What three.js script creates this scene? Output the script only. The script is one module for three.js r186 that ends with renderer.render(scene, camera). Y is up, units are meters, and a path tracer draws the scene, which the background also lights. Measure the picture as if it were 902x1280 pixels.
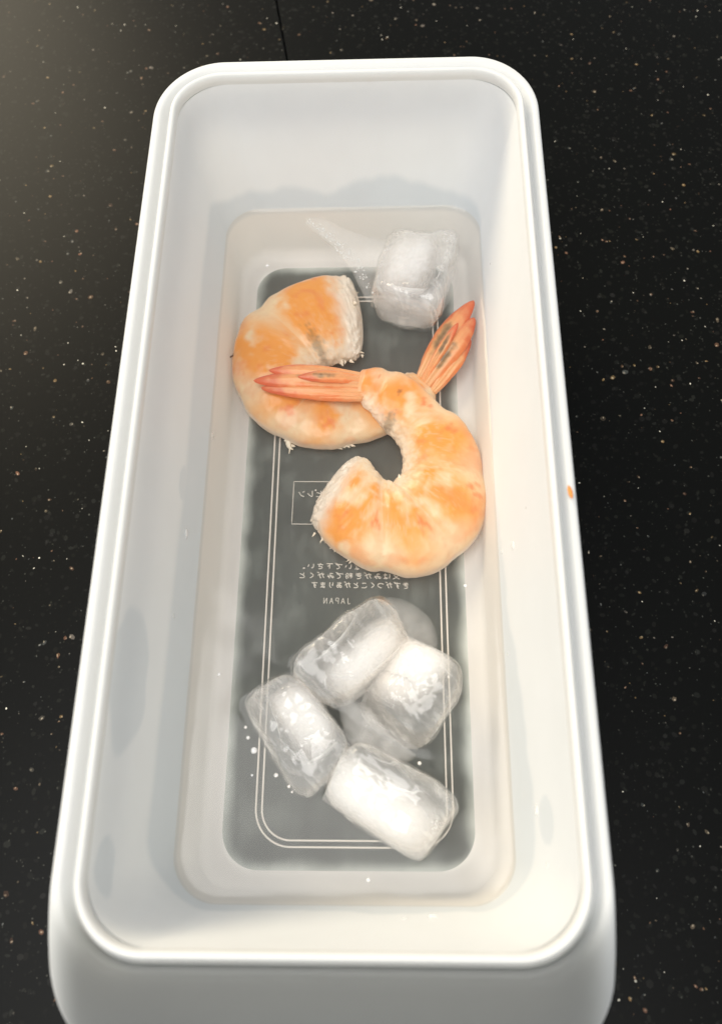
import * as THREE from 'three';
import { createNoise3D } from 'simplex-noise';
import { mergeGeometries, mergeVertices } from 'three/addons/utils/BufferGeometryUtils.js';
import { RectAreaLightUniformsLib } from 'three/addons/lights/RectAreaLightUniformsLib.js';

// ------------------------------------------------------------------ camera, light, exposure
// All shapes below are written in box widths (inner rim width = 1); S turns them into metres.
const S = 0.11;
const scene = new THREE.Scene();
const camera = new THREE.PerspectiveCamera(61.29, 902 / 1280, 0.01, 20);
camera.rotation.order = 'YXZ';
camera.position.set(0.1187 * S, 1.833 * S, 1.009 * S);
camera.rotation.set(-1.1736, 0.0853, -0.0844);
camera.updateMatrixWorld(true);
camera.focus = 2.65 * S;
camera.userData.fStop = 11;

const renderer = new THREE.WebGLRenderer({ antialias: true });
renderer.toneMapping = THREE.LinearToneMapping;
renderer.toneMappingExposure = 1.62;
renderer.shadowMap.enabled = true;
scene.background = new THREE.Color(0.29, 0.30, 0.31);

RectAreaLightUniformsLib.init();
function areaLight(name, color, intensity, w, h, pos, target) {
  const l = new THREE.RectAreaLight(color, intensity, w, h);
  l.name = name; l.position.set(...pos); l.lookAt(...target); scene.add(l);
  return l;
}
areaLight('window_light', new THREE.Color(1, 0.87, 0.64), 8.5, 1.3, 1.1, [-1.35, 1.3, -1.75], [0, 0, 0]);
areaLight('room_light', new THREE.Color(1, 0.98, 0.95), 3.9, 1.4, 1.2, [-0.3, 1.7, 0.35], [0, 0, 0]);

// ------------------------------------------------------------------ helpers
let seed = 20240611;
const rnd = () => { seed = (seed + 0x6d2b79f5) | 0; let t = Math.imul(seed ^ (seed >>> 15), 1 | seed); t = (t + Math.imul(t ^ (t >>> 7), 61 | t)) ^ t; return ((t ^ (t >>> 14)) >>> 0) / 4294967296; };
const noise3 = createNoise3D(rnd);
const fbm = (x, y, z, o = 4) => { let s = 0, a = 0.5, n = 0; for (let i = 0; i < o; i++) { s += a * noise3(x, y, z); n += a; a *= 0.5; x = x * 2.03 + 7.1; y = y * 2.03 + 3.7; z = z * 2.03 + 1.3; } return s / n; };
const clamp = (x, a = 0, b = 1) => Math.min(b, Math.max(a, x));
const sstep = (a, b, x) => { const t = clamp((x - a) / (b - a)); return t * t * (3 - 2 * t); };
const lerp = (a, b, t) => a + (b - a) * t;
const V = (x, y, z) => new THREE.Vector3(x, y, z);

const used = new Map();
function numbered(name) { const n = used.get(name) || 0; used.set(name, n + 1); return n ? `${name}_${String(n).padStart(3, '0')}` : name; }
function tag(o, label, category, group, kind) {
  if (label) o.userData.label = label;
  if (category) o.userData.category = category;
  if (group) o.userData.group = group;
  if (kind) o.userData.kind = kind;
  return o;
}
function shade(o) { o.traverse((m) => { if (m.isMesh) { m.castShadow = true; m.receiveShadow = true; } }); return o; }
function thing(name, base, label, category, group) {           // a Group at the thing's base (box widths)
  const o = new THREE.Group(); o.name = numbered(name); o.position.copy(base).multiplyScalar(S); o.userData.base = undefined;
  delete o.userData.base; o.base = base.clone(); scene.add(o); return tag(o, label, category, group);
}
function part(name, geo, mat, parent, root = parent) {          // geo in world box widths -> child of parent, relative to the root's base
  const g = geo.clone(); g.translate(-root.base.x, -root.base.y, -root.base.z); g.scale(S, S, S);
  const m = new THREE.Mesh(g, mat); m.name = name; parent.add(m); return m;
}
function single(name, geo, mat, base, label, category, group, kind) { // a thing that is one mesh
  const g = geo.clone(); g.translate(-base.x, -base.y, -base.z); g.scale(S, S, S);
  const m = new THREE.Mesh(g, mat); m.name = numbered(name); m.position.copy(base).multiplyScalar(S); scene.add(m);
  return tag(m, label, category, group, kind);
}
// where a sight line of the photograph meets the level y = h (used to read places off the photograph)
const camPos = V(0.1187, 1.833, 1.009), camQ = camera.quaternion.clone();
const ray = (px, py) => V((px - 451) / 1080, -(py - 640) / 1080, -1).applyQuaternion(camQ);
const at = (px, py, h) => { const d = ray(px, py); return camPos.clone().addScaledVector(d, (h - camPos.y) / d.y); };

// a grid of points -> geometry; colour (3 or 4 numbers per vertex) optional
function gridGeo(nu, nv, f, { closeU = false, colors = null, flip = false, uvOf = null } = {}) {
  const pos = [], col = [], idx = [], uv = [];
  for (let j = 0; j <= nv; j++) for (let i = 0; i <= nu; i++) {
    const ii = closeU && i === nu ? 0 : i, p = f(ii / nu, j / nv, ii, j);
    pos.push(p.x, p.y, p.z); uvOf ? uv.push(...uvOf(i, j)) : uv.push(i / nu, j / nv);
    if (colors) col.push(...colors(ii / nu, j / nv, p, ii, j));
  }
  const w = nu + 1;
  for (let j = 0; j < nv; j++) for (let i = 0; i < nu; i++) {
    const a = j * w + i, b = a + 1, c = a + w, d = c + 1;
    flip ? idx.push(a, b, c, b, d, c) : idx.push(a, c, b, b, c, d);
  }
  let g = new THREE.BufferGeometry();
  g.setAttribute('position', new THREE.Float32BufferAttribute(pos, 3));
  if (colors) g.setAttribute('color', new THREE.Float32BufferAttribute(col, col.length / (pos.length / 3)));
  g.setIndex(idx);
  if (closeU && uvOf) {            // keep the seam for the texture, but share its normals
    g.setAttribute('uv', new THREE.Float32BufferAttribute(uv, 2)); g.computeVertexNormals();
    const N = g.attributes.normal;
    for (let j = 0; j <= nv; j++) { const a = j * w, b = a + nu, m = V(N.getX(a) + N.getX(b), N.getY(a) + N.getY(b), N.getZ(a) + N.getZ(b)).normalize(); N.setXYZ(a, m.x, m.y, m.z); N.setXYZ(b, m.x, m.y, m.z); }
    return g;
  }
  if (closeU) g = mergeVertices(g, 1e-7);
  else g.setAttribute('uv', new THREE.Float32BufferAttribute(uv, 2));
  g.computeVertexNormals();
  return g;
}
const strip = (g) => { for (const k of Object.keys(g.attributes)) if (k !== 'position' && k !== 'normal' && k !== 'color') g.deleteAttribute(k); return g; };

// ------------------------------------------------------------------ materials
const plasticSet = { roughness: 0.9, transmission: 0.42, thickness: 0, ior: 1.45, vertexColors: true };
const M = {
  plastic: new THREE.MeshPhysicalMaterial({ ...plasticSet, color: new THREE.Color(0.935, 0.95, 0.957), clearcoat: 0.35, clearcoatRoughness: 0.35 }),
  rim: new THREE.MeshPhysicalMaterial({ ...plasticSet, color: new THREE.Color(0.83, 0.83, 0.81), vertexColors: false, transmission: 0.35, clearcoat: 0.6, clearcoatRoughness: 0.25 }),
  grip: new THREE.MeshPhysicalMaterial({ ...plasticSet, color: new THREE.Color(1, 1, 1), vertexColors: false, transmission: 0.97, clearcoat: 0.5, clearcoatRoughness: 0.3 }),
  floor: new THREE.MeshPhysicalMaterial({ ...plasticSet, color: new THREE.Color(0.64, 0.70, 0.69), roughness: 0.72, transmission: 0.93 }),
  emboss: new THREE.MeshPhysicalMaterial({ color: new THREE.Color(0.85, 0.83, 0.79), roughness: 0.6, transmission: 0.2, thickness: 0 }),
  print: new THREE.MeshPhysicalMaterial({ color: new THREE.Color(0.5, 0.5, 0.47), roughness: 0.7 }),
  water: new THREE.MeshPhysicalMaterial({ color: new THREE.Color(0.99, 0.955, 0.915), roughness: 0.15, transmission: 1, thickness: 0, ior: 1.33 }),
  ice: new THREE.MeshPhysicalMaterial({ color: new THREE.Color(1, 1, 1), roughness: 0.13, transmission: 1, thickness: 0, ior: 1.5 }),
  crack: new THREE.MeshPhysicalMaterial({ color: new THREE.Color(0.3, 0.3, 0.3), roughness: 0.5, vertexColors: true, transparent: true, depthWrite: false }),
  iceCore: new THREE.MeshPhysicalMaterial({ color: new THREE.Color(0.985, 0.985, 0.98), roughness: 1, transmission: 0.45, thickness: 0, vertexColors: true, transparent: true, depthWrite: false }),
  drop: new THREE.MeshPhysicalMaterial({ color: new THREE.Color(1, 1, 1), roughness: 0.06, transmission: 0.6, thickness: 0, ior: 1.6 }),
  foam: new THREE.MeshPhysicalMaterial({ color: new THREE.Color(0.9, 0.9, 0.88), roughness: 0.3, transmission: 0.5, thickness: 0 }),
  flesh: new THREE.MeshPhysicalMaterial({ vertexColors: true, roughness: 0.85, transmission: 0.42, thickness: 0, clearcoat: 1, clearcoatRoughness: 0.22 }),
  tail: new THREE.MeshPhysicalMaterial({ vertexColors: true, roughness: 0.8, transmission: 0.5, thickness: 0, clearcoat: 1, clearcoatRoughness: 0.22 }),
  fibre: new THREE.MeshPhysicalMaterial({ color: new THREE.Color(0.95, 0.9, 0.78), roughness: 0.6, transmission: 0.3, thickness: 0 }),
  dark: new THREE.MeshStandardMaterial({ color: new THREE.Color(0.12, 0.06, 0.03), roughness: 0.7 }),
  flake: new THREE.MeshStandardMaterial({ color: new THREE.Color(0.72, 0.25, 0.05), roughness: 0.6 }),
};

// ------------------------------------------------------------------ granite worktop (two slabs, one tight joint)
function graniteTexture() {
  const n = 2048, c = document.createElement('canvas'); c.width = c.height = n;
  const g = c.getContext('2d');
  g.fillStyle = 'rgb(9,10,9)'; g.fillRect(0, 0, n, n);
  const fleck = (x, y, r, col, a) => {
    for (const ox of [-n, 0, n]) for (const oy of [-n, 0, n]) {
      if (x + ox < -20 || x + ox > n + 20 || y + oy < -20 || y + oy > n + 20) continue;
      g.globalAlpha = a; g.fillStyle = col; g.beginPath();
      const k = 5 + (r * 10 | 0) % 3, t0 = x * 1.7 + y, e = 0.45 + ((x * 13.7) % 1) * 0.5, th = (y * 7.3) % 3.14;
      for (let i = 0; i < k; i++) {
        const t = t0 + i / k * 6.283, q = r * (0.65 + 0.5 * Math.abs(Math.sin(t * 3.1 + x)));
        const a1 = Math.cos(t) * q, b1 = Math.sin(t) * q * e;
        g.lineTo(x + ox + a1 * Math.cos(th) - b1 * Math.sin(th), y + oy + a1 * Math.sin(th) + b1 * Math.cos(th));
      }
      g.closePath(); g.fill();
    }
  };
  for (let i = 0; i < 5200; i++) { const v = 20 + rnd() * 24 | 0; fleck(rnd() * n, rnd() * n, 2 + rnd() * 7, `rgb(${v},${v},${v - 3})`, 0.35 + rnd() * 0.3); }
  for (let i = 0; i < 3800; i++) { const v = 36 + rnd() * 50 | 0; fleck(rnd() * n, rnd() * n, 1 + rnd() * 2.2, `rgb(${v},${v},${v - 6})`, 0.5 + rnd() * 0.4); }
  const tones = ['150,105,82', '128,112,92', '150,140,128', '120,88,66', '160,128,84', '110,112,110'];
  for (let i = 0; i < 950; i++) {
    const x = rnd() * n, y = rnd() * n, r = 2 + rnd() * rnd() * 8, t = tones[rnd() * 6 | 0];
    fleck(x, y, r, `rgb(${t})`, 0.3 + rnd() * 0.4);
    if (r > 3.5) fleck(x + (rnd() - 0.5) * r, y + (rnd() - 0.5) * r, r * 0.45, 'rgb(200,185,160)', 0.25 + rnd() * 0.4);
  }
  for (let i = 0; i < 150; i++) fleck(rnd() * n, rnd() * n, 1.6 + rnd() * 2.2, 'rgb(235,228,210)', 0.6 + rnd() * 0.4);
  g.globalAlpha = 1;
  const t = new THREE.CanvasTexture(c); t.colorSpace = THREE.SRGBColorSpace; t.wrapS = t.wrapT = THREE.RepeatWrapping; t.magFilter = THREE.LinearFilter; t.anisotropy = 8;
  return t;
}
// how much light the floor lets through: full in the middle, less where the base thickens and turns up into the walls
function floorMap() {
  const w = 256, h = 512, d = new Uint8Array(w * h * 4), hx = 0.357, hz = 1.014, R = 0.085;
  for (let j = 0; j < h; j++) for (let i = 0; i < w; i++) {
    const x = Math.abs((i + 0.5) / w - 0.5), z = Math.abs(((j + 0.5) / h - 0.5) * 2.4), qx = x - hx + R, qz = z - hz + R;
    const sd = Math.hypot(Math.max(qx, 0), Math.max(qz, 0)) + Math.min(Math.max(qx, qz), 0) - R;
    const X = (i / w - 0.5) * 4, Z = (j / h - 0.5) * 9.6, n = fbm(X * 9, Z * 1.2, 5, 4), m = fbm(X * 1.5, Z * 1.5, 8, 3);
    const v = 1 - 0.85 * Math.pow(sstep(-0.055, 0.008, sd + 0.006 * m), 1.5) - 0.05 * n - 0.1 * m;
    d.fill(clamp(v, 0, 1) * 255 | 0, (j * w + i) * 4, (j * w + i) * 4 + 4);
  }
  const t = new THREE.DataTexture(d, w, h); t.magFilter = t.minFilter = THREE.LinearFilter; t.needsUpdate = true; return t;
}
M.floor.transmissionMap = floorMap();
{ // near-end shade painted into the flange: clearer and greyer towards the grip
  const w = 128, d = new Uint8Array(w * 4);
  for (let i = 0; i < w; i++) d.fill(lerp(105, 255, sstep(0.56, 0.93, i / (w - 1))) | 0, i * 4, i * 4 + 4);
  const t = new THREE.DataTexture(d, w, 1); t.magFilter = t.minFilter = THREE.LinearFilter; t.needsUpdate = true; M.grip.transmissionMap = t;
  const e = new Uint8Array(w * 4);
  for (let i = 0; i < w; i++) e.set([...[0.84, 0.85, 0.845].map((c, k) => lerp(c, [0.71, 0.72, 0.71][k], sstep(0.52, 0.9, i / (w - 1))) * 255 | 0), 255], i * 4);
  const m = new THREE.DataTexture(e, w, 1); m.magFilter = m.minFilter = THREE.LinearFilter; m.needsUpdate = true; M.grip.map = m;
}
const granite = new THREE.MeshPhysicalMaterial({ map: graniteTexture(), roughness: 0.38, specularIntensity: 0.14 });
{
  const Y = -0.72, T = 0.27, A = V(-0.3532, 0, -2.4345), B = V(-0.2991, 0, -2.1227), d = B.clone().sub(A).normalize(), side = V(-d.z, 0, d.x);
  // the joint runs along d; each slab is a prism with a small chamfer on the joint edge
  const slab = (s, label) => {
    const gap = 0.004, ch = 0.001, W = 4.5, pr = [[gap, -T], [gap, -ch], [gap + ch, 0], [W, 0], [W, -T]];
    const pos = [], uv = [], idx = [];
    const P = (o, y, l) => { const p = A.clone().addScaledVector(d, l).addScaledVector(side, o * s); return V(p.x, Y + y, p.z); };
    let k = 0;
    const quad = (...q) => { for (const p of q) { pos.push(p.x, p.y, p.z); uv.push(p.x / 2.4 + 0.31, p.z / 2.4 + 0.17); } idx.push(k, k + 1, k + 2, k, k + 2, k + 3); k += 4; };
    for (let i = 0; i < pr.length; i++) { const a = pr[i], b = pr[(i + 1) % pr.length]; const q = [P(a[0], a[1], -3), P(b[0], b[1], -3), P(b[0], b[1], 7), P(a[0], a[1], 7)]; quad(...(s > 0 ? q.reverse() : q)); }
    const g = new THREE.BufferGeometry();
    g.setAttribute('position', new THREE.Float32BufferAttribute(pos, 3)); g.setAttribute('uv', new THREE.Float32BufferAttribute(uv, 2)); g.setIndex(idx); g.computeVertexNormals();
    const base = A.clone().addScaledVector(d, 2); base.y = Y - T;
    return single('countertop', g, granite, base, label, 'countertop', null, 'structure');
  };
  slab(1, 'narrower exposed slab of black speckled granite with warm window glare');
  slab(-1, 'main slab of black speckled granite under the plastic box');
}

// ------------------------------------------------------------------ the plastic box
const HX = 0.5, HZ = 1.157, SL = 0.15, YF = -0.697, YW = -0.488;
// perimeter of a rounded rectangle: corner-wise parameters shared by every level
const PERI = [];
{
  const C = 26, LX = 90, LZ = 210;
  const corners = [[1, 1, 0], [-1, 1, 1], [-1, -1, 2], [1, -1, 3]];
  corners.forEach(([sx, sz, q], k) => {
    for (let i = 0; i <= C; i++) { const a = (q + i / C) * Math.PI / 2; PERI.push({ sx, sz, nx: Math.cos(a), nz: Math.sin(a), t: 0 }); }
    const n = q % 2 === 0 ? LX : LZ, nxt = corners[(k + 1) % 4], a = (q + 1) * Math.PI / 2;
    for (let i = 1; i < n; i++) PERI.push({ sx, sz, sx2: nxt[0], sz2: nxt[1], nx: Math.cos(a), nz: Math.sin(a), t: i / n });
  });
}
const NP = PERI.length;
function periPoint(k, hx, hz, R, y) {
  const p = PERI[k % NP], sx = p.t ? lerp(p.sx, p.sx2, p.t) : p.sx, sz = p.t ? lerp(p.sz, p.sz2, p.t) : p.sz;
  return V(sx * (hx - R) + p.nx * R, y, sz * (hz - R) + p.nz * R);
}
const wallHalf = (y) => SL * y;   // inward draft of the inner wall
// loft a profile [[offset, y, flare?], ...] round the perimeter
function loft(profile, Rf, colorOf, flip, grow) {
  return gridGeo(NP, profile.length - 1, (u, v, i, j) => {
    const [o, y, fl] = profile[j], p = PERI[i % NP];
    const f = fl ? fl * sstep(-0.05, 0.3, p.nz) : 0;
    const q = periPoint(i, HX + o, HZ + o, Math.max(0.02, Rf(o, y)), y);
    q.z += f;
    if (grow) grow(q, p, o);
    return q;
  }, { closeU: true, flip, colors: colorOf ? (u, v, p, i, j) => colorOf(p, i, j) : null, uvOf: grow ? (i) => [PERI[i % NP].nz * 0.5 + 0.5, 0.5] : null });
}
const wallR = (o, y) => 0.14 + 0.05 * y + Math.max(0, o) * 0.9;
// damp patches that the water has left on the walls
const patches = [[-1, 0.6, -0.12, 0.17, 0.1], [-1, 1.0, -0.1, 0.06, 0.045], [-1, 0.02, -0.32, 0.05, 0.03], [1, 0.9, -0.22, 0.05, 0.05]];
function wallTint(p) {
  const h = p.y - YW, s = p.x * 3 + p.z * 2.2;
  const eSide = p.x < 0 ? 0.17 + 0.02 * fbm(p.z * 1.2, 1, 0) : 0.02 + 0.17 * sstep(-0.1, 1.0, p.z) + 0.04 * fbm(p.z * 3, 4, 0);
  const eEnd = p.z > 0 ? 0.08 + 0.05 * fbm(p.x * 3, 8, 0) : 0.1 + 0.09 * fbm(p.x * 2.2 + 3, 2, 0);
  const edge = lerp(eSide, eEnd, sstep(0.94, 1.09, Math.abs(p.z)));
  let w = sstep(edge + 0.02, edge - 0.02, h) * sstep(-0.02, 0.0, h) * 0.75;
  for (const [sx, z, y, rz, ry] of patches) if (Math.sign(p.x) === sx && Math.abs(p.z) < 1.1) {
    const e = Math.hypot((p.z - z) / rz, (p.y - y) / ry) + 0.15 * fbm(p.z * 5, p.y * 5, 3, 2);
    w = Math.max(w, 0.6 * sstep(1.08, 0.92, e));
  }
  const n = 0.012 * fbm(p.x * 5 + s, p.y * 6, p.z * 5, 3);
  return [1 - 0.2 * w + n, 1 - 0.165 * w + n, 1 - 0.135 * w + n];
}
const box = thing('storage_container', V(0, -0.715, 0), 'long frosted plastic storage box holding water, shrimp and ice on black granite', 'plastic box');
{
  // inner skin: floor fillet -> wall -> lip
  const inner = [], rf = 0.055, o0 = wallHalf(YF);
  for (let i = 0; i <= 10; i++) { const a = i / 10 * (Math.PI / 2 - 0.149); inner.push([o0 - rf * 0.87 + rf * Math.sin(a), YF + rf * (1 - Math.cos(a))]); }
  const yTop = -0.03, last = inner[inner.length - 1];
  for (let i = 1; i <= 96; i++) { const y = lerp(last[1], yTop, i / 96); inner.push([lerp(last[0], wallHalf(yTop) - 0.006, i / 96), y]); }
  part('wall', loft(inner, wallR, wallTint, false), M.plastic, box).userData.label = 'inner face of the frosted wall with damp patches above the water';
  const outer = [];
  for (let i = 0; i <= 30; i++) { const y = lerp(-0.035, YF + 0.02, i / 30); outer.push([wallHalf(y) + 0.022, y]); }
  for (let i = 1; i <= 8; i++) { const a = i / 8 * Math.PI / 2; outer.push([wallHalf(YF) + 0.022 - 0.03 * (1 - Math.cos(a)), YF + 0.02 - 0.036 * Math.sin(a)]); }
  part('wall', loft(outer, wallR, () => [1, 1, 1], false), M.plastic, box).userData.label = 'outer face of the frosted wall';
  // rim: rolled lip, groove, flange and skirt; at the near end the skirt flares into a grip
  const rim = [[-0.0105, -0.03], [-0.010, -0.014], [-0.007, -0.004], [-0.003, 0], [0.003, 0.0005], [0.007, -0.003], [0.009, -0.012], [0.0105, -0.03], [0.0125, -0.044], [0.0135, -0.054], [0.010, -0.056]];
  const skirt = [[0.012, -0.047], [0.0165, -0.050], [0.022, -0.047], [0.0265, -0.036], [0.033, -0.0235, 0.001], [0.04, -0.022, 0.004], [0.0455, -0.0235, 0.009], [0.049, -0.028, 0.022], [0.051, -0.038, 0.05], [0.053, -0.058, 0.086], [0.0545, -0.085, 0.122], [0.0545, -0.105, 0.142], [0.053, -0.112, 0.148], [0.050, -0.116, 0.148], [0.0485, -0.104, 0.136], [0.048, -0.085, 0.112], [0.0465, -0.06, 0.08], [0.0455, -0.042, 0.046], [0.042, -0.031, 0.012], [0.035, -0.031, 0.002], [0.029, -0.042], [0.022, -0.056]];
  const fine = (p) => new THREE.CatmullRomCurve3(p.map(([o, y, f]) => V(o, y, f || 0)), false, 'centripetal').getPoints(80).map((q) => [q.x, q.y, Math.max(0, q.z)]);
  part('rim', loft(fine(rim), (o) => 0.14 + o * 0.9, null, false), M.rim, box).userData.label = 'rolled white lip of the box';
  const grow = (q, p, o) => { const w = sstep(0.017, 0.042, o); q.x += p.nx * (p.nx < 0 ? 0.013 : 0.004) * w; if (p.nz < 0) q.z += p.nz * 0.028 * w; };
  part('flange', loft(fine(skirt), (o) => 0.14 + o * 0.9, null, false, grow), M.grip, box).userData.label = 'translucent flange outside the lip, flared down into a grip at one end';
}
// floor of the box
const floorPart = (() => {
  const o = wallHalf(YF) - 0.055 * 0.87, ring = [];
  const pr = []; for (let i = 0; i <= 12; i++) pr.push(i / 12);
  const mk = (y, flip) => {
    const pos = [0, y, 0], idx = [], col = [1, 1, 1];
    const rings = 14;
    for (let r = 1; r <= rings; r++) for (let k = 0; k < NP; k++) { const q = periPoint(k, HX + o, HZ + o, 0.085, y), t = r / rings; const mx = q.x * t, mz = q.z * lerp(0.55, 1, t) * 1; pos.push(mx, y, r === rings ? q.z : mz * t + 0); }
    for (let k = 0; k < NP; k++) { const a = 1 + k, b = 1 + (k + 1) % NP; flip ? idx.push(0, a, b) : idx.push(0, b, a); }
    for (let r = 1; r < rings; r++) for (let k = 0; k < NP; k++) { const a = 1 + (r - 1) * NP + k, b = 1 + (r - 1) * NP + (k + 1) % NP, c = a + NP, d = b + NP; flip ? idx.push(a, c, b, b, c, d) : idx.push(a, b, c, b, d, c); }
    for (let i = 1; i < pos.length / 3; i++) { const x = pos[i * 3], z = pos[i * 3 + 2], n = 0.5 + 0.5 * fbm(x * 14, z * 1.6, 5, 4), m = fbm(x * 3, z * 3, 9, 3); const c = 0.94 + 0.16 * (n - 0.5) + 0.12 * m; col.push(c, c, c); }
    const uv = []; for (let i = 0; i < pos.length / 3; i++) uv.push(pos[i * 3] + 0.5, pos[i * 3 + 2] / 2.4 + 0.5);
    const g = new THREE.BufferGeometry(); g.setAttribute('uv', new THREE.Float32BufferAttribute(uv, 2)); g.setAttribute('position', new THREE.Float32BufferAttribute(pos, 3)); g.setAttribute('color', new THREE.Float32BufferAttribute(col, 3)); g.setIndex(idx); g.computeVertexNormals(); return g;
  };
  const f = part('floor', mergeGeometries([mk(YF, false), mk(YF - 0.014, true)]), M.floor, box);
  f.userData.label = 'grey see-through floor of the box with moulded lines and lettering';
  return f;
})();
// moulded double line round the floor
function roundRectPath(x0, x1, z0, z1, R, y, n = 14) {
  const p = [], c = [[x1 - R, z1 - R, 0], [x0 + R, z1 - R, 1], [x0 + R, z0 + R, 2], [x1 - R, z0 + R, 3]];
  for (const [cx, cz, q] of c) for (let i = 0; i <= n; i++) { const a = (q + i / n) * Math.PI / 2; p.push(V(cx + R * Math.cos(a), y, cz + R * Math.sin(a))); }
  return p;
}
function bead(points, w, h, closed) {          // a low rounded ridge along a path on the floor
  const n = points.length, m = closed ? n : n - 1;
  return strip(gridGeo(6, m, (u, v, i, j) => {
    const p = points[j % n], a = points[closed ? (j - 1 + n) % n : Math.max(0, j - 1)], b = points[closed ? (j + 1) % n : Math.min(n - 1, j + 1)];
    const t = b.clone().sub(a).normalize(), s = V(-t.z, 0, t.x), q = u * Math.PI;
    return p.clone().addScaledVector(s, Math.cos(q) * w).add(V(0, Math.sin(q) * h, 0));
  }, { flip: true }));
}
const FY = YF + 0.0005;
{
  const l = part('moulded_line', bead(roundRectPath(-0.2575, 0.2895, -0.872, 0.945, 0.1, FY), 0.0026, 0.003, true), M.emboss, floorPart, box);
  const l2 = part('moulded_line', bead(roundRectPath(-0.2405, 0.2725, -0.855, 0.928, 0.083, FY), 0.0026, 0.003, true), M.emboss, floorPart, box);
  l.userData.label = 'outer of the two moulded lines round the floor'; l2.userData.label = 'inner of the two moulded lines round the floor';
}
// lettering moulded on the underside: from inside it reads mirrored
const DAK = '|7.6,.2 8.2,1.6|9,-.2 9.6,1.2';
const GLYPH = {
  き: '2,2 8,1.6|1.6,4 8.6,3.6|4,.5 6.6,5.6|6.6,5.6 3.2,6 2.6,8 4,9.2 7,9.2', す: '1,2 9,2|5.5,.5 5.5,6 4.5,7 3.4,6 4,4.8 5.5,5|5.5,6 4.6,8.6 3,9.6',
  か: '1,3.2 6,2.8 6.4,4 5.6,8.6 4.6,8.4|3.8,.8 3,5 1.4,9|7.2,3 8.6,5.6', つ: '1,3.4 5,2.2 8.4,3.2 8.6,6 6,8.4 3.6,8.8', く: '6.6,1 3,5 6.8,9.2', こ: '2.4,2 7.4,2 6,3|2,6.4 2.4,8.4 5,9 8.4,8.6',
  と: '3,1 4,4.6|8,2.4 3.4,5.4 2.4,7.4 4,8.8 8,8.8', あ: '2,2.4 8,2|4.6,.8 4.4,5 4.8,9|6.8,4 5,8 2.6,8.6 2.2,6.8 5,4.8 8,5.4 8,7.8 6,9.2', り: '3,1.2 2.6,4 3,5.8 3.8,4.6|6.6,1 7,5 6,8 4.4,9.4',
  ま: '1.6,2.4 8.4,2.4|2,4.8 8,4.8|5.2,.6 5.2,8 3.8,9.2 2.4,8.2 3.6,7.2 8.4,8.8', な: '1.4,2.6 5,2.4|3.6,.8 1.4,5.4|7,1.8 8.6,3|6.4,4 6.6,8 5.2,9.2 3.6,8.2 5,7.4 8.6,9', い: '1.8,2 2,6.6 3.4,8.4 4,7|7.2,3 8.6,6.8',
  て: '1,2.4 8.6,2 5,4.4 4.4,7 6,8.8 8,9', 下: '1,1.2 9,1.2|5,1.2 5,9.4|5.2,3.6 7.6,5.6', さ: '1.6,3 8.4,2.4|4.6,.6 6.8,6|6.8,6 3.2,6.2 2.6,8 4.4,9.2 7,9.2', '。': '2,8 1.2,8.8 2,9.6 2.8,8.8 2,8',
  又: '1.6,1.8 8,1.8 5,6.6 1,9.4|2.6,3.4 5,6.6 9,9.4', は: '2,1.2 1.6,5 2.2,9|4.2,3 9,3|7,.8 7,8 5.4,9 4.2,8 5.4,7.2 9,9', み: '2,2 5.4,1.8 3.6,7.4 2,8.6 1.2,7.2 3,5.6 8.8,6.8|7.6,4 7,7 5.4,9.4',
  粉: '3,.8 3,9.4|1,4 5,4|1.4,1.4 2,3|4.6,1.2 4,3|3,4.2 1,7.6|3,4.2 5,6.6|6.8,1 5.4,4.6|7.6,1 9.4,4.4|6,5.4 8.6,5.4 8.2,9 7.4,9|7,5.4 5.6,9.2',
  ホ: '1,3 9,3|5,.8 5,9.2 4,8.6|2.8,5 1.4,7.8|7.2,5 8.6,7.8', リ: '2.6,1.4 2.6,6|7,1 7,5.6 4.4,9.4', フ: '1.4,1.8 8.2,1.8 7,6 3,9.2', ロ: '1.8,2 8.2,2 8.2,8.6 1.8,8.6 1.8,2', ヒ: '2.4,1 2.4,8.8 8.4,8.8|2.6,4.8 8,3.6', レ: '2.6,1.2 2.6,9 8.6,5', ン: '1.6,2 4,3.6|1.6,9 5.4,7.8 8.8,3',
  J: '6,1 6,7.5 5,9 3,9 2,7.5', A: '1,9 4.5,1 8,9|2.4,6 6.6,6', P: '2,9 2,1 6,1 7.4,2.4 7.4,4 6,5.2 2,5.2', N: '2,9 2,1 8,9 8,1',
};
const HAN = '|9.2,-.4 9.9,.4 9.2,1.2 8.5,.4 9.2,-.4', VOICED = { ず: 'す' + '"', が: 'か"', で: 'て"', ポ: 'ホo', プ: 'フo', ピ: 'ヒo' };
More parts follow.
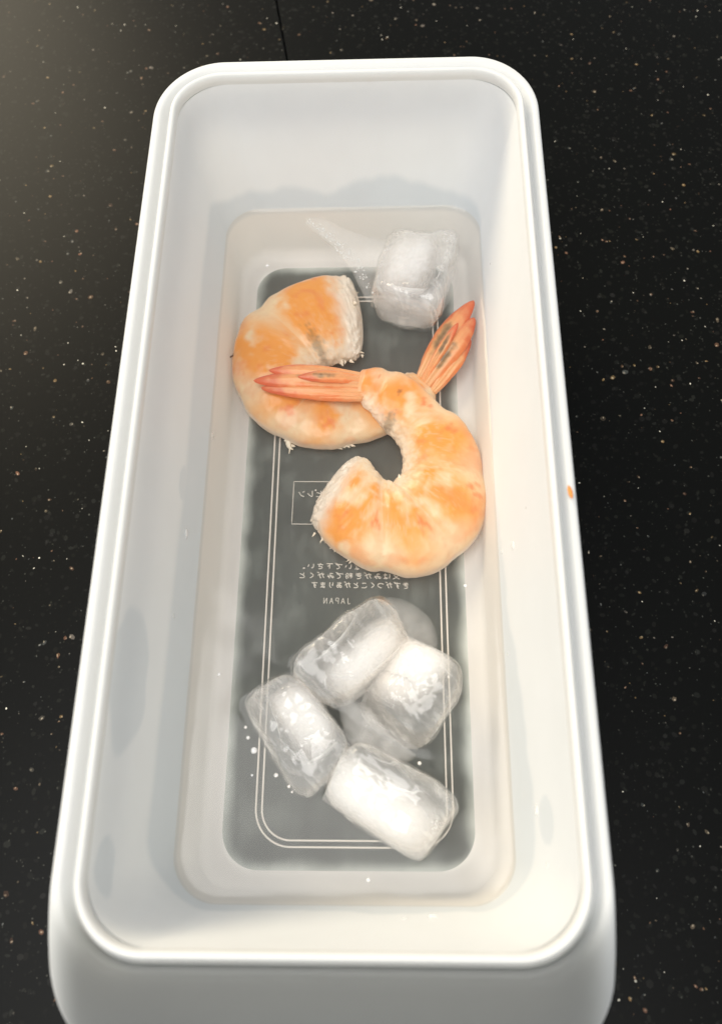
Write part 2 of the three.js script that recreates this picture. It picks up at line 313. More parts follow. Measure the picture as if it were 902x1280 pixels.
function letter(chars, leftPx, rightPx, cap, sx = 1) {   // mirrored line from leftPx to rightPx (its last sign stands at leftPx)
  const a = at(...leftPx, YF), b = at(...rightPx, YF), n = chars.length, ex = b.clone().sub(a).multiplyScalar(1 / n), ez = V(-ex.z, 0, ex.x).normalize().multiplyScalar(cap);
  if (ez.z < 0) ez.negate();
  const out = [];
  [...chars].forEach((ch, k) => {
    const v = VOICED[ch], s = v ? GLYPH[v[0]] + (v[1] === 'o' ? HAN : DAK) : GLYPH[ch];
    for (const st of s.split('|')) {
      const pts = st.split(' ').map((q) => q.split(',').map(Number)).map(([x, y]) => a.clone().addScaledVector(ex, n - k - (0.05 + x * 0.09 * sx)).addScaledVector(ez, (y - 5) / 10).setY(FY));
      const curve = pts.length > 2 && !/[A-Zロ]/.test(ch) ? new THREE.CatmullRomCurve3(pts).getPoints(pts.length * 3) : pts.flatMap((p, i) => i + 1 < pts.length ? [0, 0.12, 0.5, 0.88].map((t) => p.clone().lerp(pts[i + 1], t)) : [p]);
      out.push(bead(curve, /[A-Z]/.test(ch) ? 0.0013 : 0.0017, 0.0016, false));
    }
  });
  return mergeGeometries(out);
}
{
  const put = (g, label) => { const m = part('lettering', g, M.print, floorPart, box); m.userData.label = label; };
  put(letter('ないで下さい。', [371, 707], [453, 708.5], 0.021), 'mirrored line of small Japanese lettering');
  put(letter('又はみがき粉でみがくと', [372, 719], [501, 720.5], 0.021), 'mirrored line of small Japanese lettering');
  put(letter('きずがつくことがあります', [388, 731], [512, 732], 0.021), 'mirrored line of small Japanese lettering');
  put(letter('JAPAN', [403, 751], [439, 751.5], 0.023), 'mirrored country name in small capitals');
  put(letter('ポリプロピレン', [372, 617], [446, 617.5], 0.026), 'mirrored small Japanese lettering in the frame');
  const c = [[367.5, 602], [470, 602.5], [470, 656], [364.5, 655]].map(([x, y]) => at(x, y, FY)), pts = [];
  for (let i = 0; i < 4; i++) for (let k = 0; k < 12; k++) pts.push(c[i].clone().lerp(c[(i + 1) % 4], k / 12));
  part('lettering_frame', bead(pts, 0.0016, 0.0018, true), M.print, floorPart, box);
}

// ------------------------------------------------------------------ ice cubes: outlines read off the photograph at their own level
// each: four corners of the top outline (clockwise), levels, core placement in the cube's own (u, v), core size
const ICE = [
  { q: [[482, 288], [577, 292], [545, 402], [462, 372]], top: -0.45, low: -0.665, core: [-0.2, -0.14, 0.62, 0.76], fade: [0.35, 0.75], label: 'lone ice cube floating by the short far wall beyond the shrimp', cracks: [[-0.7, 0.8, 0.7, 0.75, 0.05], [0.8, -0.5, 0.7, 0.6, 0.06]], tilt: 0.02, ex: 8 },
  { q: [[357, 834], [474, 738], [518, 806], [419, 886]], top: -0.445, low: -0.66, core: [0.12, 0.34, 0.74, 0.62], fade: [-0.25, -0.9], label: 'ice cube of the cluster pointing at the moulded lettering', cracks: [[-0.8, -0.4, 0.5, -0.7, 0.12], [-0.7, 0.1, -0.3, 0.8, 0.1], [-0.2, 0.85, 0.85, 0.8, 0.05]], tilt: -0.02, ex: 5 },
  { q: [[438, 884], [508, 797], [584, 838], [528, 942]], top: -0.45, low: -0.67, core: [0.3, -0.26, 0.68, 0.7], fade: [-0.5, 0.8], label: 'ice cube of the cluster whose white core is split by a thin crack', cracks: [[0.02, -0.85, 0.1, 0.1, 0.03]], dark: true, tilt: 0.02, ex: 3.6 },
  { q: [[300, 874], [367, 838], [442, 932], [377, 1004]], top: -0.45, low: -0.665, core: [0.26, -0.08, 0.6, 0.6], fade: [-0.8, 0.3], label: 'ice cube of the cluster beside the long wall, ringed by air bubbles', cracks: [[-0.7, -0.2, -0.4, 0.7, 0.1], [-0.5, 0.6, 0.8, 0.8, 0.05], [-0.8, 0.2, -0.2, -0.75, 0.1]], tilt: 0.015, ex: 5 },
  { q: [[440, 918], [579, 1000], [524, 1078], [404, 998]], top: -0.44, low: -0.66, core: [-0.06, 0.22, 0.9, 0.74], fade: [0.2, -0.9], label: 'ice cube with the largest white core at the short near end of the cluster', cracks: [[-0.5, -0.3, 0.5, -0.6, 0.15], [0.6, -0.5, 0.85, 0.3, 0.1], [-0.7, -0.7, -0.1, -0.85, 0.1]], tilt: -0.015, ex: 4 },
];
const iceFoot = [];
function superPoint(dir, e) { const k = Math.pow(Math.pow(Math.abs(dir.x), e) + Math.pow(Math.abs(dir.y), e) + Math.pow(Math.abs(dir.z), e), -1 / e); return dir.clone().multiplyScalar(k); }
ICE.forEach((c, n) => {
  const Q = c.q.map(([x, y]) => at(x, y, c.top - 0.06));
  const ctr = Q.reduce((s, p) => s.add(p), V(0, 0, 0)).multiplyScalar(0.25);
  const place = (u, v, w) => {              // u, w across (-1..1), v up (-1..1)
    const a = Q[0].clone().lerp(Q[1], (u + 1) / 2), b = Q[3].clone().lerp(Q[2], (u + 1) / 2), p = a.lerp(b, (w + 1) / 2);
    const s = v < 0 ? lerp(1, 0.86, -v) : lerp(1, 0.93, v);
    p.sub(ctr).multiplyScalar(s * (n ? 1.1 : 1.05)).add(ctr);
    p.y = lerp(c.low, c.top, (v + 1) / 2) + c.tilt * (u + w);
    return p;
  };
  const base = ctr.clone().setY(c.low);
  const t = thing('ice_cube', base, c.label, 'ice cube', 'ice cubes floating in the box');
  const mk = (e, f, col) => {
    let g = new THREE.SphereGeometry(1, 128, 84); g.deleteAttribute('uv'); g.deleteAttribute('normal'); g = mergeVertices(g, 1e-5);
    const P = g.attributes.position, cc = [];
    for (let i = 0; i < P.count; i++) {
      const d = V(P.getX(i), P.getY(i), P.getZ(i)).normalize(), s = superPoint(d, e), p = f(s, d);
      P.setXYZ(i, p.x, p.y, p.z);
      if (col) cc.push(...col(p, s, d));
    }
    if (col) g.setAttribute('color', new THREE.Float32BufferAttribute(cc, 4));
    g.computeVertexNormals(); return g;
  };
  // glassy body: soft melted edges, faint dents
  const skin = (s, d) => { const p = place(s.x, s.y, s.z), k = 0.011 * fbm(p.x * 7 + n * 5, p.y * 7, p.z * 7, 2) + 0.0028 * fbm(p.x * 26, p.y * 26, p.z * 26 + n, 3); return p.addScaledVector(d, k); };
  part('clear_ice', mk(c.ex, skin), M.ice, t);
  // frosted haze just under the skin, thicker at the edges and down the sides
  part('frosty_haze', mk(c.ex, (s, d) => skin(s.clone().multiplyScalar(0.95), d), (p, s, d) => {
    const e = Math.pow(Math.max(Math.abs(s.x), Math.abs(s.z)), 6), st = 0.5 + 0.5 * fbm(p.x * 9 + p.z * 6, p.y * 3, (p.z - p.x) * 30 + n, 4);
    return [1, 1, 1, clamp(0.12 + 0.16 * e + 0.2 * e * sstep(0.45, 0.8, st) + 0.12 * sstep(0.5, 0.8, st))];
  }), M.iceCore, t);
  // cracks: thin curved sheets inside the ice
  for (const [u0, w0, u1, w1, bow] of c.cracks) part('crack', gridGeo(30, 10, (u, v) => place(lerp(u0, u1, u) + bow * Math.sin(u * 3.14) + 0.05 * noise3(u * 3, v, n), lerp(0.92, 0.2 + 0.3 * u, v), lerp(w0, w1, u) + bow * Math.sin(u * 3.14 + 0.4) + 0.08 * (v - 0.5)), { colors: (u, v, p) => [1, 1, 1, clamp(0.75 * Math.sin(u * 3.14) * (1 - v) * (1 - v))] }), c.dark ? M.crack : M.iceCore, t);
  // milky core: nested cloudy layers that thin out on one side
  const [cu, cw, su, sw] = c.core;
  [[1.18, 0.1], [1.09, 0.2], [1.0, 0.32], [0.89, 0.5], [0.76, 0.8], [0.6, 1]].forEach(([k, al], li) => {
    part('cloudy_core', mk(3.6, (s, d) => {
      const r = k * (1 + 0.08 * fbm(d.x * 1.6 + n * 3, d.y * 1.6, d.z * 1.6 + li * 0.3, 3) + 0.03 * fbm(d.x * 6, d.y * 6, d.z * 6 + n, 3));
      return place(clamp(cu + s.x * su * r, -0.95, 0.95), clamp(0.1 + s.y * 0.72 * r, -0.85, 0.9), clamp(cw + s.z * sw * r, -0.95, 0.95));
    }, (p, s, d) => {
      const g = d.x * c.fade[0] + d.z * c.fade[1], f = sstep(0.95, -0.1, g + 0.25 * fbm(p.x * 14, p.y * 14, p.z * 14, 3));
      return [1, 1, 1, clamp(al * (0.15 + 1.0 * f))];
    }), M.iceCore, t);
  });
  iceFoot.push({ Q, ctr, t });
});

// thin slushy ice at the waterline that links or trails from the cubes: a pillow over an outline, cloudiest inside
function slush(owner, outline, alpha, thick, name, label) {
  const P = new THREE.CatmullRomCurve3(outline.map(([x, y]) => at(x, y, YW)), true, 'centripetal').getPoints(119).slice(0, 120), c = P.reduce((a, p) => a.add(p), V(0, 0, 0)).multiplyScalar(1 / P.length);
  const g = gridGeo(120, 40, (u, v, i) => {
    const k = v < 0.5 ? v * 2 : (1 - v) * 2, p = c.clone().lerp(P[i % 120], Math.sin(k * Math.PI / 2)), up = v < 0.5 ? 1 : -1, h = Math.cos(k * Math.PI / 2) * thick;
    const n = fbm(p.x * 18, p.z * 18, thick * 90, 3); p.y = YW + 0.004 + (up > 0 ? 0.25 : -1) * h * (1 + 0.5 * n); return p;
  }, { closeU: true, colors: (u, v, p) => { const k = v < 0.5 ? v * 2 : (1 - v) * 2, n = fbm(p.x * 22, p.z * 22, 3, 4); return [1, 1, 1, clamp(alpha * Math.pow(1 - k * k, 1.1) * (0.95 + 0.35 * n))]; } });
  part(name, g, M.iceCore, owner).userData.label = label;
}
slush(iceFoot[0].t, [[380, 276], [398, 272], [430, 286], [466, 298], [488, 302], [474, 366], [462, 380], [450, 362], [436, 335], [412, 306]], 0.2, 0.025, 'slush_trail', 'pale slushy trail reaching to the far wall');
slush(iceFoot[0].t, [[466, 370], [492, 380], [540, 384], [570, 330], [572, 352], [548, 396], [513, 412], [480, 400]], 0.16, 0.03, 'melting_skirt', 'thin melting skirt on the shrimp side');
slush(iceFoot[2].t, [[478, 748], [510, 752], [540, 778], [545, 812], [515, 815], [505, 790]], 0.17, 0.04, 'melting_skirt', 'hazy wedge of ice beside the lettering');
slush(iceFoot[2].t, [[425, 876], [455, 880], [490, 920], [520, 945], [500, 955], [462, 935], [438, 930]], 0.26, 0.05, 'slush_bridge', 'white slush where the cubes have frozen together');

// ------------------------------------------------------------------ water, climbing a little at the wall and round the ice
const inQuad = (Q, x, z) => {   // signed distance to the outline, negative inside
  let inside = true, best = 9;
  for (let i = 0; i < 4; i++) {
    const a = Q[i], b = Q[(i + 1) % 4], ex = b.x - a.x, ez = b.z - a.z, px = x - a.x, pz = z - a.z;
    if (ex * pz - ez * px < 0) inside = false;
    const t = clamp((px * ex + pz * ez) / (ex * ex + ez * ez)); best = Math.min(best, Math.hypot(px - ex * t, pz - ez * t));
  }
  return inside ? -best : best;
};
for (const f of iceFoot) { const Q = f.Q, s = (Q[1].x - Q[0].x) * (Q[2].z - Q[0].z) - (Q[1].z - Q[0].z) * (Q[2].x - Q[0].x); const W = Q.map((p) => p.clone().sub(f.ctr).multiplyScalar(0.8).add(f.ctr)); f.W = s > 0 ? W : W.reverse(); }
{
  const o = wallHalf(YW) + 0.004, hx = HX + o, hz = HZ + o, R = 0.118;
  const g = gridGeo(170, 430, (u, v) => {
    const z = (v * 2 - 1) * hz, dz = Math.abs(z) - (hz - R), w = hx - (dz > 0 ? R - Math.sqrt(Math.max(0, R * R - dz * dz)) : 0), x = (u * 2 - 1) * w;
    const qx = Math.abs(x) - hx + R, qz = Math.abs(z) - hz + R, sd = Math.hypot(Math.max(qx, 0), Math.max(qz, 0)) + Math.min(Math.max(qx, qz), 0) - R;
    let m = 0; for (const f of iceFoot) { const d = inQuad(f.W, x, z) - 0.028; m = Math.max(m, d > 0 ? Math.exp(-d / 0.035) : 1); }
    return V(x, YW + 0.012 * Math.exp(sd / 0.014) + 0.008 * m + 0.0015 * fbm(x * 4, 0, z * 4, 2), z);
  }, { flip: true });
  single('water', g, M.water, V(0, YW, 0), 'shallow clear water covering the shrimp in the plastic box', 'water', null, 'structure');
}

// ------------------------------------------------------------------ shrimp
const CREAM = [0.96, 0.82, 0.57], WHITE = [0.96, 0.94, 0.87], ORANGE = [0.98, 0.43, 0.07], DEEP = [0.90, 0.24, 0.06], OLIVE = [0.20, 0.14, 0.06];
const mix = (a, b, t) => a.map((x, i) => lerp(x, b[i], clamp(t)));
function shrimpBody(st, seedN, tailEnd, spots, seams, opts) {
  // st: [outer px, inner px, base height, thickness]; the body runs from st[0] to the last
  const mid = (h) => YF + h;
  const O = st.map((s) => at(s[0], s[1], mid(s[4] + s[5] * 0.45))), I = st.map((s) => at(s[2], s[3], mid(s[4] + s[5] * 0.45)));
  const H = st.map((s) => V(s[4], s[5] * 0.9, 0));
  const cO = new THREE.CatmullRomCurve3(O, false, 'centripetal'), cI = new THREE.CatmullRomCurve3(I, false, 'centripetal'), cH = new THREE.CatmullRomCurve3(H, false, 'catmullrom', 0.5);
  const NR = 260, NA = 96, cap = 14;
  const headAt = tailEnd === 0 ? 1 : 0;
  const samp = (c, t) => c.getPoint(t);
  const pos = (u, v) => {
    // v beyond 0..1 closes the ends
    let t = (v * (NR + 2 * cap) - cap) / NR, shrink = 1;
    const over = t < 0 ? -t : t > 1 ? t - 1 : 0;
    const tc = clamp(t), o = samp(cO, tc), i = samp(cI, tc), h = samp(cH, tc);
    const m = o.clone().add(i).multiplyScalar(0.5), dir = o.clone().sub(i), w = dir.length(); dir.normalize();
    if (over > 0) shrink = Math.sqrt(Math.max(0, 1 - Math.pow(over * NR / cap, 2)));
    const a = u * Math.PI * 2, ca = Math.cos(a), sa = Math.sin(a);
    // segment rings: gentle swelling between seams, a crease at each
    let ring = 0;
    for (const s of seams) { const d = (tc - s) * 60; ring -= 0.085 * Math.exp(-d * d * 0.5) - 0.05 * Math.exp(-((d - 2.4) ** 2) * 0.25); }
    { const bs = [0, ...seams, 1]; for (let k = 0; k + 1 < bs.length; k++) if (tc >= bs[k] && tc <= bs[k + 1]) { const q = (tc - bs[k]) / (bs[k + 1] - bs[k]); ring += 0.05 * ((headAt === 1 ? 1 - q : q) - 0.5) * Math.min(1, 8 * q, 8 * (1 - q)); } }
    const lat = Math.sign(ca) * Math.pow(Math.abs(ca), 0.86), ver = Math.sign(sa) * Math.pow(Math.abs(sa), 0.66);
    const belly = ca < 0 ? 1 - 0.34 * ca * ca : 1;             // thinner towards the belly side
    const p = m.clone().addScaledVector(dir, lat * w * 0.5 * shrink * (1 + ring * (ca > 0 ? 0.55 : 0.15)));
    const hh = h.y * belly * (1 + ring);
    p.y = YF + 0.004 + h.x + h.y * 0.42 + ver * hh * (ver > 0 ? 0.58 : 0.42) * shrink;
    // ends reach outward: rounded at the tail, torn at the head
    if (over > 0) {
      const tan = cO.getTangent(tc).add(cI.getTangent(tc)).normalize().multiplyScalar(t < 0 ? -1 : 1);
      const isHead = (t > 1) === (headAt === 1), len = isHead ? 0.045 : 0.02;
      p.addScaledVector(tan, len * Math.min(1, over * NR / cap));
    }
    const headD = headAt === 1 ? 1 - t : t, torn = sstep(0.05, -0.02, headD);
    const n1 = fbm(p.x * 9 + seedN, p.y * 9, p.z * 9, 3), n2 = fbm(p.x * 30, p.y * 30 + seedN, p.z * 30, 3), n3 = fbm(p.x * 85, p.y * 85, p.z * 85 + seedN, 2);
    const d = 0.0035 * n1 + 0.0008 * n2 + torn * (0.014 * n2 + 0.005 * n3);
    p.addScaledVector(dir, d * lat).add(V(0, d * ver, 0));
    const inner = sstep(-0.35, -0.95, ca); p.addScaledVector(dir, inner * 0.007 * n2);
    return p;
  };
  const colour = (u, v, p) => {
    const t = (v * (NR + 2 * cap) - cap) / NR, a = u * Math.PI * 2, ca = Math.cos(a), sa = Math.sin(a), headD = headAt === 1 ? 1 - t : t;
    const n1 = fbm(p.x * 5 + seedN, p.y * 5, p.z * 5, 4), n2 = fbm(p.x * 14 + seedN * 2, p.y * 14, p.z * 14, 4), n3 = fbm(p.x * 45, p.y * 45 + seedN, p.z * 45, 3);
    let seam = 0; for (const s of seams) { const d = (t - s - 0.012 * n2 - 0.02 * (1 - ca)) * 60; seam = Math.max(seam, Math.exp(-d * d * lerp(0.3, 0.045, sstep(-0.2, 0.9, ca)))); }
    let or = sstep(-0.25, 0.45, n1 + 0.35 * n2 + 0.28 + opts.tone) * sstep(-1.0, -0.15, ca + 0.25 * n2);
    or *= 1 - 0.92 * seam * sstep(-0.3, 0.7, ca);
    or *= 1 - 0.8 * sstep(0.86, 1.0, ca + 0.15 * n1) * sstep(0.35, 0.7, headAt === 1 ? t : 1 - t) * 0.8;
    // each segment: strongest colour just behind its front edge, fading to the next
    const bounds = [0, ...seams, 1]; let q = 0; for (let k = 0; k + 1 < bounds.length; k++) if (t >= bounds[k] && t < bounds[k + 1]) q = (t - bounds[k]) / (bounds[k + 1] - bounds[k]);
    if (headAt === 0) q = 1 - q;
    or *= 0.55 + 0.6 * sstep(0.02, 0.14, q + 0.06 * n2) * (1 - 0.55 * sstep(0.45, 1, q + 0.15 * n1));
    let c = mix(CREAM, ORANGE, or);
    c = mix(c, [0.93, 0.36, 0.14], 0.3 * sstep(0.05, 0.5, fbm(p.x * 8 + 4, p.y * 8, p.z * 8 + seedN, 3)) * sstep(-0.6, 0.4, ca));
    c = mix(c, WHITE, opts.vein * sstep(0.12, 0.02, Math.abs(fbm(p.x * 16 + 9, p.y * 16, p.z * 16 + seedN, 3))) * sstep(0.75, -0.1, ca) * sstep(0.15, 0.35, headAt === 1 ? t : 1 - t));
    c = mix(c, [0.9, 0.55, 0.3], 0.35 * sstep(0.1, 0.6, n3) * (1 - or));
    c = mix(c, DEEP, 0.45 * sstep(0.3, 0.75, n2 + 0.5 * n1) * or);
    c = mix(c, WHITE, sstep(0.09, -0.01, headD + 0.03 * n2) * 0.95);
    c = mix(c, WHITE, 0.55 * sstep(-0.55, -1, ca + 0.3 * n3));
    c = mix(c, WHITE, sstep(0.32 + 0.2 * n1, -0.1, sa) * 0.75);
    for (const [ts, cs, r, col, k] of spots) { const d = Math.hypot((t - ts) * opts.len, (ca - cs) * 0.085) / r; if (sa > -0.1) c = mix(c, col, k * sstep(1.1, 0.2, d + 0.6 * n3)); }
    return c;
  };
  return { geo: gridGeo(NA, NR + 2 * cap, pos, { closeU: true, flip: false, colors: (u, v, p) => colour(u, v, p) }), pos };
}
// a flattened tail plate from root to tip, with ridges along it and a thin rounded edge
function tailBlade(root, tip, width, lift, thick, spot, seedN, skew = 0) {
  const ax = tip.clone().sub(root), L = ax.length(), side = V(-ax.z, 0, ax.x).normalize();
  const f = (u, v) => {
    const s = v, a = u * Math.PI * 2, ca = Math.cos(a), sa = Math.sin(a);
    const w = width * (0.34 + 0.83 * Math.pow(Math.sin(Math.min(1, s * 0.93 + 0.07) * Math.PI * 0.8), 0.9)) * Math.pow(Math.max(0, 1 - Math.pow(s, 5)), 0.55) * (s < 0.02 ? s / 0.02 : 1);
    const p = root.clone().addScaledVector(ax, s + 0.02 * noise3(s * 3, seedN, 0)).addScaledVector(side, ca * w * 0.5 + skew * s * (1 - s) * 4 + ca * w * 0.02 * noise3(s * 6, seedN, ca));
    const ridge = 0.0035 * Math.cos(ca * 9) * (sa > 0 ? 1 : 0.3);
    p.y += lift * Math.sin(s * Math.PI) + sa * thick * (1 - 0.55 * s) * (1 - 0.5 * ca * ca) + ridge * (1 - s) + 0.18 * w * (1 - ca * ca);
    return p;
  };
  return gridGeo(40, 70, f, { closeU: true, colors: (u, v, p) => {
    const ca = Math.cos(u * Math.PI * 2), n = fbm(p.x * 22 + seedN, p.y * 22, p.z * 22, 3), line = Math.abs(Math.cos(ca * 9 + n));
    let c = mix([0.97, 0.60, 0.27], [0.95, 0.36, 0.10], sstep(0.35, 0.95, Math.abs(ca) + 0.3 * n));
    c = mix(c, [0.80, 0.16, 0.05], sstep(0.68, 1.0, v + 0.12 * n + 0.14 * Math.abs(ca)) * 0.85);
    c = mix(c, [0.86, 0.26, 0.07], 0.22 * sstep(0.85, 1, line) * sstep(0.05, 0.3, v));
    c = mix(c, [0.97, 0.68, 0.37], 0.8 * sstep(0.32, 0.0, v));
    if (spot) c = mix(c, OLIVE, 0.9 * sstep(1.1, 0.15, Math.hypot((v - spot[0]) / spot[1], (ca - spot[2]) / spot[3]) + 0.7 * n));
    return c;
  } });
}
function shreds(list, r0) {           // thin torn fibres of flesh
  const out = [];
  for (const [p, d, len] of list) {
    const e = p.clone().addScaledVector(d, len), m = p.clone().lerp(e, 0.5).add(V((rnd() - 0.5) * len * 0.5, (rnd() - 0.5) * len * 0.3, (rnd() - 0.5) * len * 0.5)), c = new THREE.CatmullRomCurve3([p, m, e]);
    const fr = 7, fl = 6, fx = c.computeFrenetFrames(fl, false), rr = r0 * (0.6 + rnd() * 0.9);
    out.push(strip(gridGeo(fr, fl, (u, v, i, j) => { const q = c.getPoint(v), a = u * 6.2832, r = rr * (1 - v * 0.9); return q.addScaledVector(fx.normals[j], Math.cos(a) * r).addScaledVector(fx.binormals[j], Math.sin(a) * r); }, { closeU: true })));
  }
  return mergeGeometries(out);
}
// the shrimp whose tail lies over the other one: tail -> torn head end
const A_ST = [
  [456, 465, 449, 500, 0.082, 0.075], [470, 463, 454, 506, 0.075, 0.085], [484, 465, 460, 512, 0.066, 0.092], [501, 470, 470, 523, 0.05, 0.105], [523, 483, 483, 538, 0.03, 0.122], [548, 506, 494, 549, 0.012, 0.138], [574, 528, 501, 561, 0.0, 0.148], [593, 554, 503, 576, 0, 0.152],
  [604, 590, 502, 588, 0, 0.153], [608, 626, 499, 596, 0, 0.153], [602, 660, 494, 601, 0, 0.153], [581, 689, 490, 603, 0, 0.152], [550, 709, 487, 603, 0, 0.152], [515, 721, 483, 601, 0, 0.15], [481, 715, 477, 596, 0, 0.148], [450, 705, 470, 589, 0, 0.144], [421, 689, 463, 580, 0, 0.138], [402, 673, 457, 573, 0, 0.125], [393, 657, 450, 573, 0, 0.11]];
const A_SEAM = [0.13, 0.3, 0.46, 0.63, 0.78];
const B_ST = [
  [430, 349, 443, 447, 0, 0.12], [408, 348, 430, 450, 0, 0.135], [380, 355, 418, 452, 0, 0.145], [352, 367, 408, 455, 0, 0.148], [325, 386, 400, 458, 0, 0.148], [304, 408, 396, 461, 0, 0.146], [294, 435, 394, 465, 0, 0.143], [291, 465, 394, 469, 0, 0.14],
  [299, 498, 397, 473, 0, 0.136], [318, 523, 402, 476, 0, 0.13], [345, 544, 410, 478, 0, 0.122], [380, 556, 420, 479, 0, 0.114], [416, 559, 432, 480, 0, 0.106], [450, 552, 446, 480, 0, 0.098], [485, 541, 462, 478, 0, 0.088], [512, 526, 480, 474, 0, 0.076], [530, 512, 498, 470, 0, 0.07], [543, 500, 512, 468, 0, 0.066]];
const B_SEAM = [0.24, 0.47, 0.6, 0.74, 0.88];
{
  const dot = (t, c) => [[t, c, 0.014, DEEP, 0.75], [t + 0.012, c + 0.12, 0.011, DEEP, 0.6], [t - 0.01, c + 0.14, 0.01, DEEP, 0.55]];
  // B first: it lies underneath
  const b = thing('cooked_shrimp', at(400, 470, YF), 'peeled orange shrimp lying underneath, its tail fan pointing up to the lone ice cube', 'shrimp', 'two cooked shrimp in the water');
  const B = shrimpBody(B_ST, 41, 1, [...dot(0.58, 0.3), ...dot(0.69, 0.35), [0.18, -0.72, 0.05, OLIVE, 0.55], [0.1, 0.1, 0.02, DEEP, 0.4], [0.42, 0.8, 0.03, DEEP, 0.35]], B_SEAM, { tone: 0.2, len: 1.2, vein: 0.1 });
  part('body', B.geo, M.flesh, b);
  const rt = at(528, 484, YF + 0.045);
  const bl = (tx, ty, h, w, lift, sp, k, sk) => part('tail_blade', tailBlade(at(k[0], k[1], YF + 0.045), at(tx, ty, YF + h), w, lift, 0.006, sp, k[2], sk), M.tail, b);
  bl(592, 376, 0.15, 0.068, 0.01, [0.5, 0.22, -0.2, 0.5], [523, 477, 3], -0.006);
  bl(594, 396, 0.135, 0.07, 0.012, [0.42, 0.2, 0.1, 0.4], [530, 484, 5], 0);
  bl(588, 424, 0.1, 0.046, 0.006, null, [539, 492, 7], 0.004);
  bl(572, 404, 0.152, 0.03, 0.012, [0.62, 0.25, 0, 0.5], [526, 482, 9], 0);
  // torn end and belly fibres
  const f = [];
  for (let i = 0; i < 11; i++) { const y = 350 + rnd() * 108, p = at(434 + (y - 350) * 0.13 + rnd() * 6, y, YF + 0.03 + rnd() * 0.08); f.push([p, V(1, (rnd() - 0.5) * 0.7, (rnd() - 0.5) * 1.3).normalize(), 0.006 + rnd() * 0.014]); }
  for (let i = 0; i < 5; i++) { const x = 412 + rnd() * 28; f.push([at(x, 449 + rnd() * 5, YF + 0.03 + rnd() * 0.04), V((rnd() - 0.2) * 3, 0, 1).normalize(), 0.006 + rnd() * 0.012]); }
  tag(part('flesh_fibre', shreds(f, 0.006), M.fibre, b), 'pale torn fibres at the cut end', null, null, 'stuff');
  const hang = [[at(357, 549, YF + 0.03), V(0.25, -0.3, 1).normalize(), 0.05], [at(361, 548, YF + 0.03), V(0.4, -0.3, 1).normalize(), 0.04], [at(362, 556, YF + 0.02), V(0.9, 0, 0.3).normalize(), 0.02]];
  for (let i = 0; i < 9; i++) hang.push([at(412 + i * 3, 557 - i * 0.3, YF + 0.03), V(1, -0.1, 0.25 + rnd() * 0.3).normalize(), 0.02 + rnd() * 0.012]);
  tag(part('flesh_shred', shreds(hang, 0.009), M.fibre, b), 'loose white shreds hanging from the back', null, null, 'stuff');
  part('leg_thread', shreds([[at(303, 444, YF + 0.09), V(-1, 0.1, -0.08).normalize(), 0.035], [at(295, 443, YF + 0.09), V(-1, 0.15, 0.05).normalize(), 0.06], [at(300, 443, YF + 0.09), V(-0.6, 0.1, 0.5).normalize(), 0.015]], 0.003), M.dark, b);

  const a = thing('cooked_shrimp', at(520, 600, YF), 'peeled orange shrimp on top, its tail fan lying across the other one', 'shrimp', 'two cooked shrimp in the water');
  const A = shrimpBody(A_ST, 12, 0, [...dot(0.27, 0.35), ...dot(0.36, 0.3), ...dot(0.5, 0.55), ...dot(0.66, 0.15), ...dot(0.8, 0.1), [0.22, -0.85, 0.045, OLIVE, 0.6], [0.2, 0.1, 0.012, [0.2, 0.05, 0.02], 0.8], [0.1, 0.3, 0.012, DEEP, 0.6], [0.44, 0.7, 0.06, DEEP, 0.35], [0.54, 0.3, 0.05, DEEP, 0.3]], A_SEAM, { tone: 0.16, len: 1.5, vein: 0.2 });
  part('body', A.geo, M.flesh, a);
  const al = (rx, ry, tx, ty, h, w, lift, sp, k, sk = 0, th = 0.006) => part('tail_blade', tailBlade(at(rx, ry, YF + 0.13), at(tx, ty, YF + h), w, lift, th, sp, k, sk), M.tail, a);
  al(458, 472, 336, 463, 0.158, 0.05, 0.008, null, 21);
  al(458, 482, 317, 476, 0.152, 0.062, 0.01, [0.46, 0.16, 0.25, 0.3], 23, 0.004);
  al(456, 492, 328, 485, 0.142, 0.05, 0.008, null, 25, -0.006);
  al(454, 498, 350, 489, 0.136, 0.035, 0.006, null, 27, -0.004, 0.008);
  al(460, 476, 372, 471, 0.17, 0.04, 0.014, [0.64, 0.2, 0, 0.6], 29, 0, 0.004);
  const g = [];
  for (let i = 0; i < 12; i++) { const s = rnd(), p = at(lerp(392, 432, s) + rnd() * 4, lerp(652, 586, s) + rnd() * 4, YF + 0.02 + rnd() * 0.09); g.push([p, V(-1, (rnd() - 0.5) * 0.6, -0.7 + (rnd() - 0.5) * 1.2).normalize(), 0.008 + rnd() * 0.014]); }
  for (let i = 0; i < 12; i++) { const s = rnd(); g.push([at(lerp(391, 440, s), lerp(664, 700, s), YF + 0.03 + rnd() * 0.03), V(-0.7, -0.1, 1).normalize(), 0.008 + rnd() * 0.01]); }
  for (let i = 0; i < 5; i++) g.push([at(492 + rnd() * 10, 596 + rnd() * 8, YF + 0.05 + rnd() * 0.04), V(-0.2 + rnd() * 0.8, 0.1, -1 + rnd()).normalize(), 0.01 + rnd() * 0.012]);
  for (let i = 0; i < 10; i++) g.push([at(563 + i * 1.6, 519 + i * 1.2, YF + 0.06), V(0.8, 0, -0.5 + rnd() * 0.6).normalize(), 0.006 + rnd() * 0.008]);
  tag(part('flesh_fibre', shreds(g, 0.005), M.fibre, a), 'pale torn fibres at the cut end and belly', null, null, 'stuff');
}

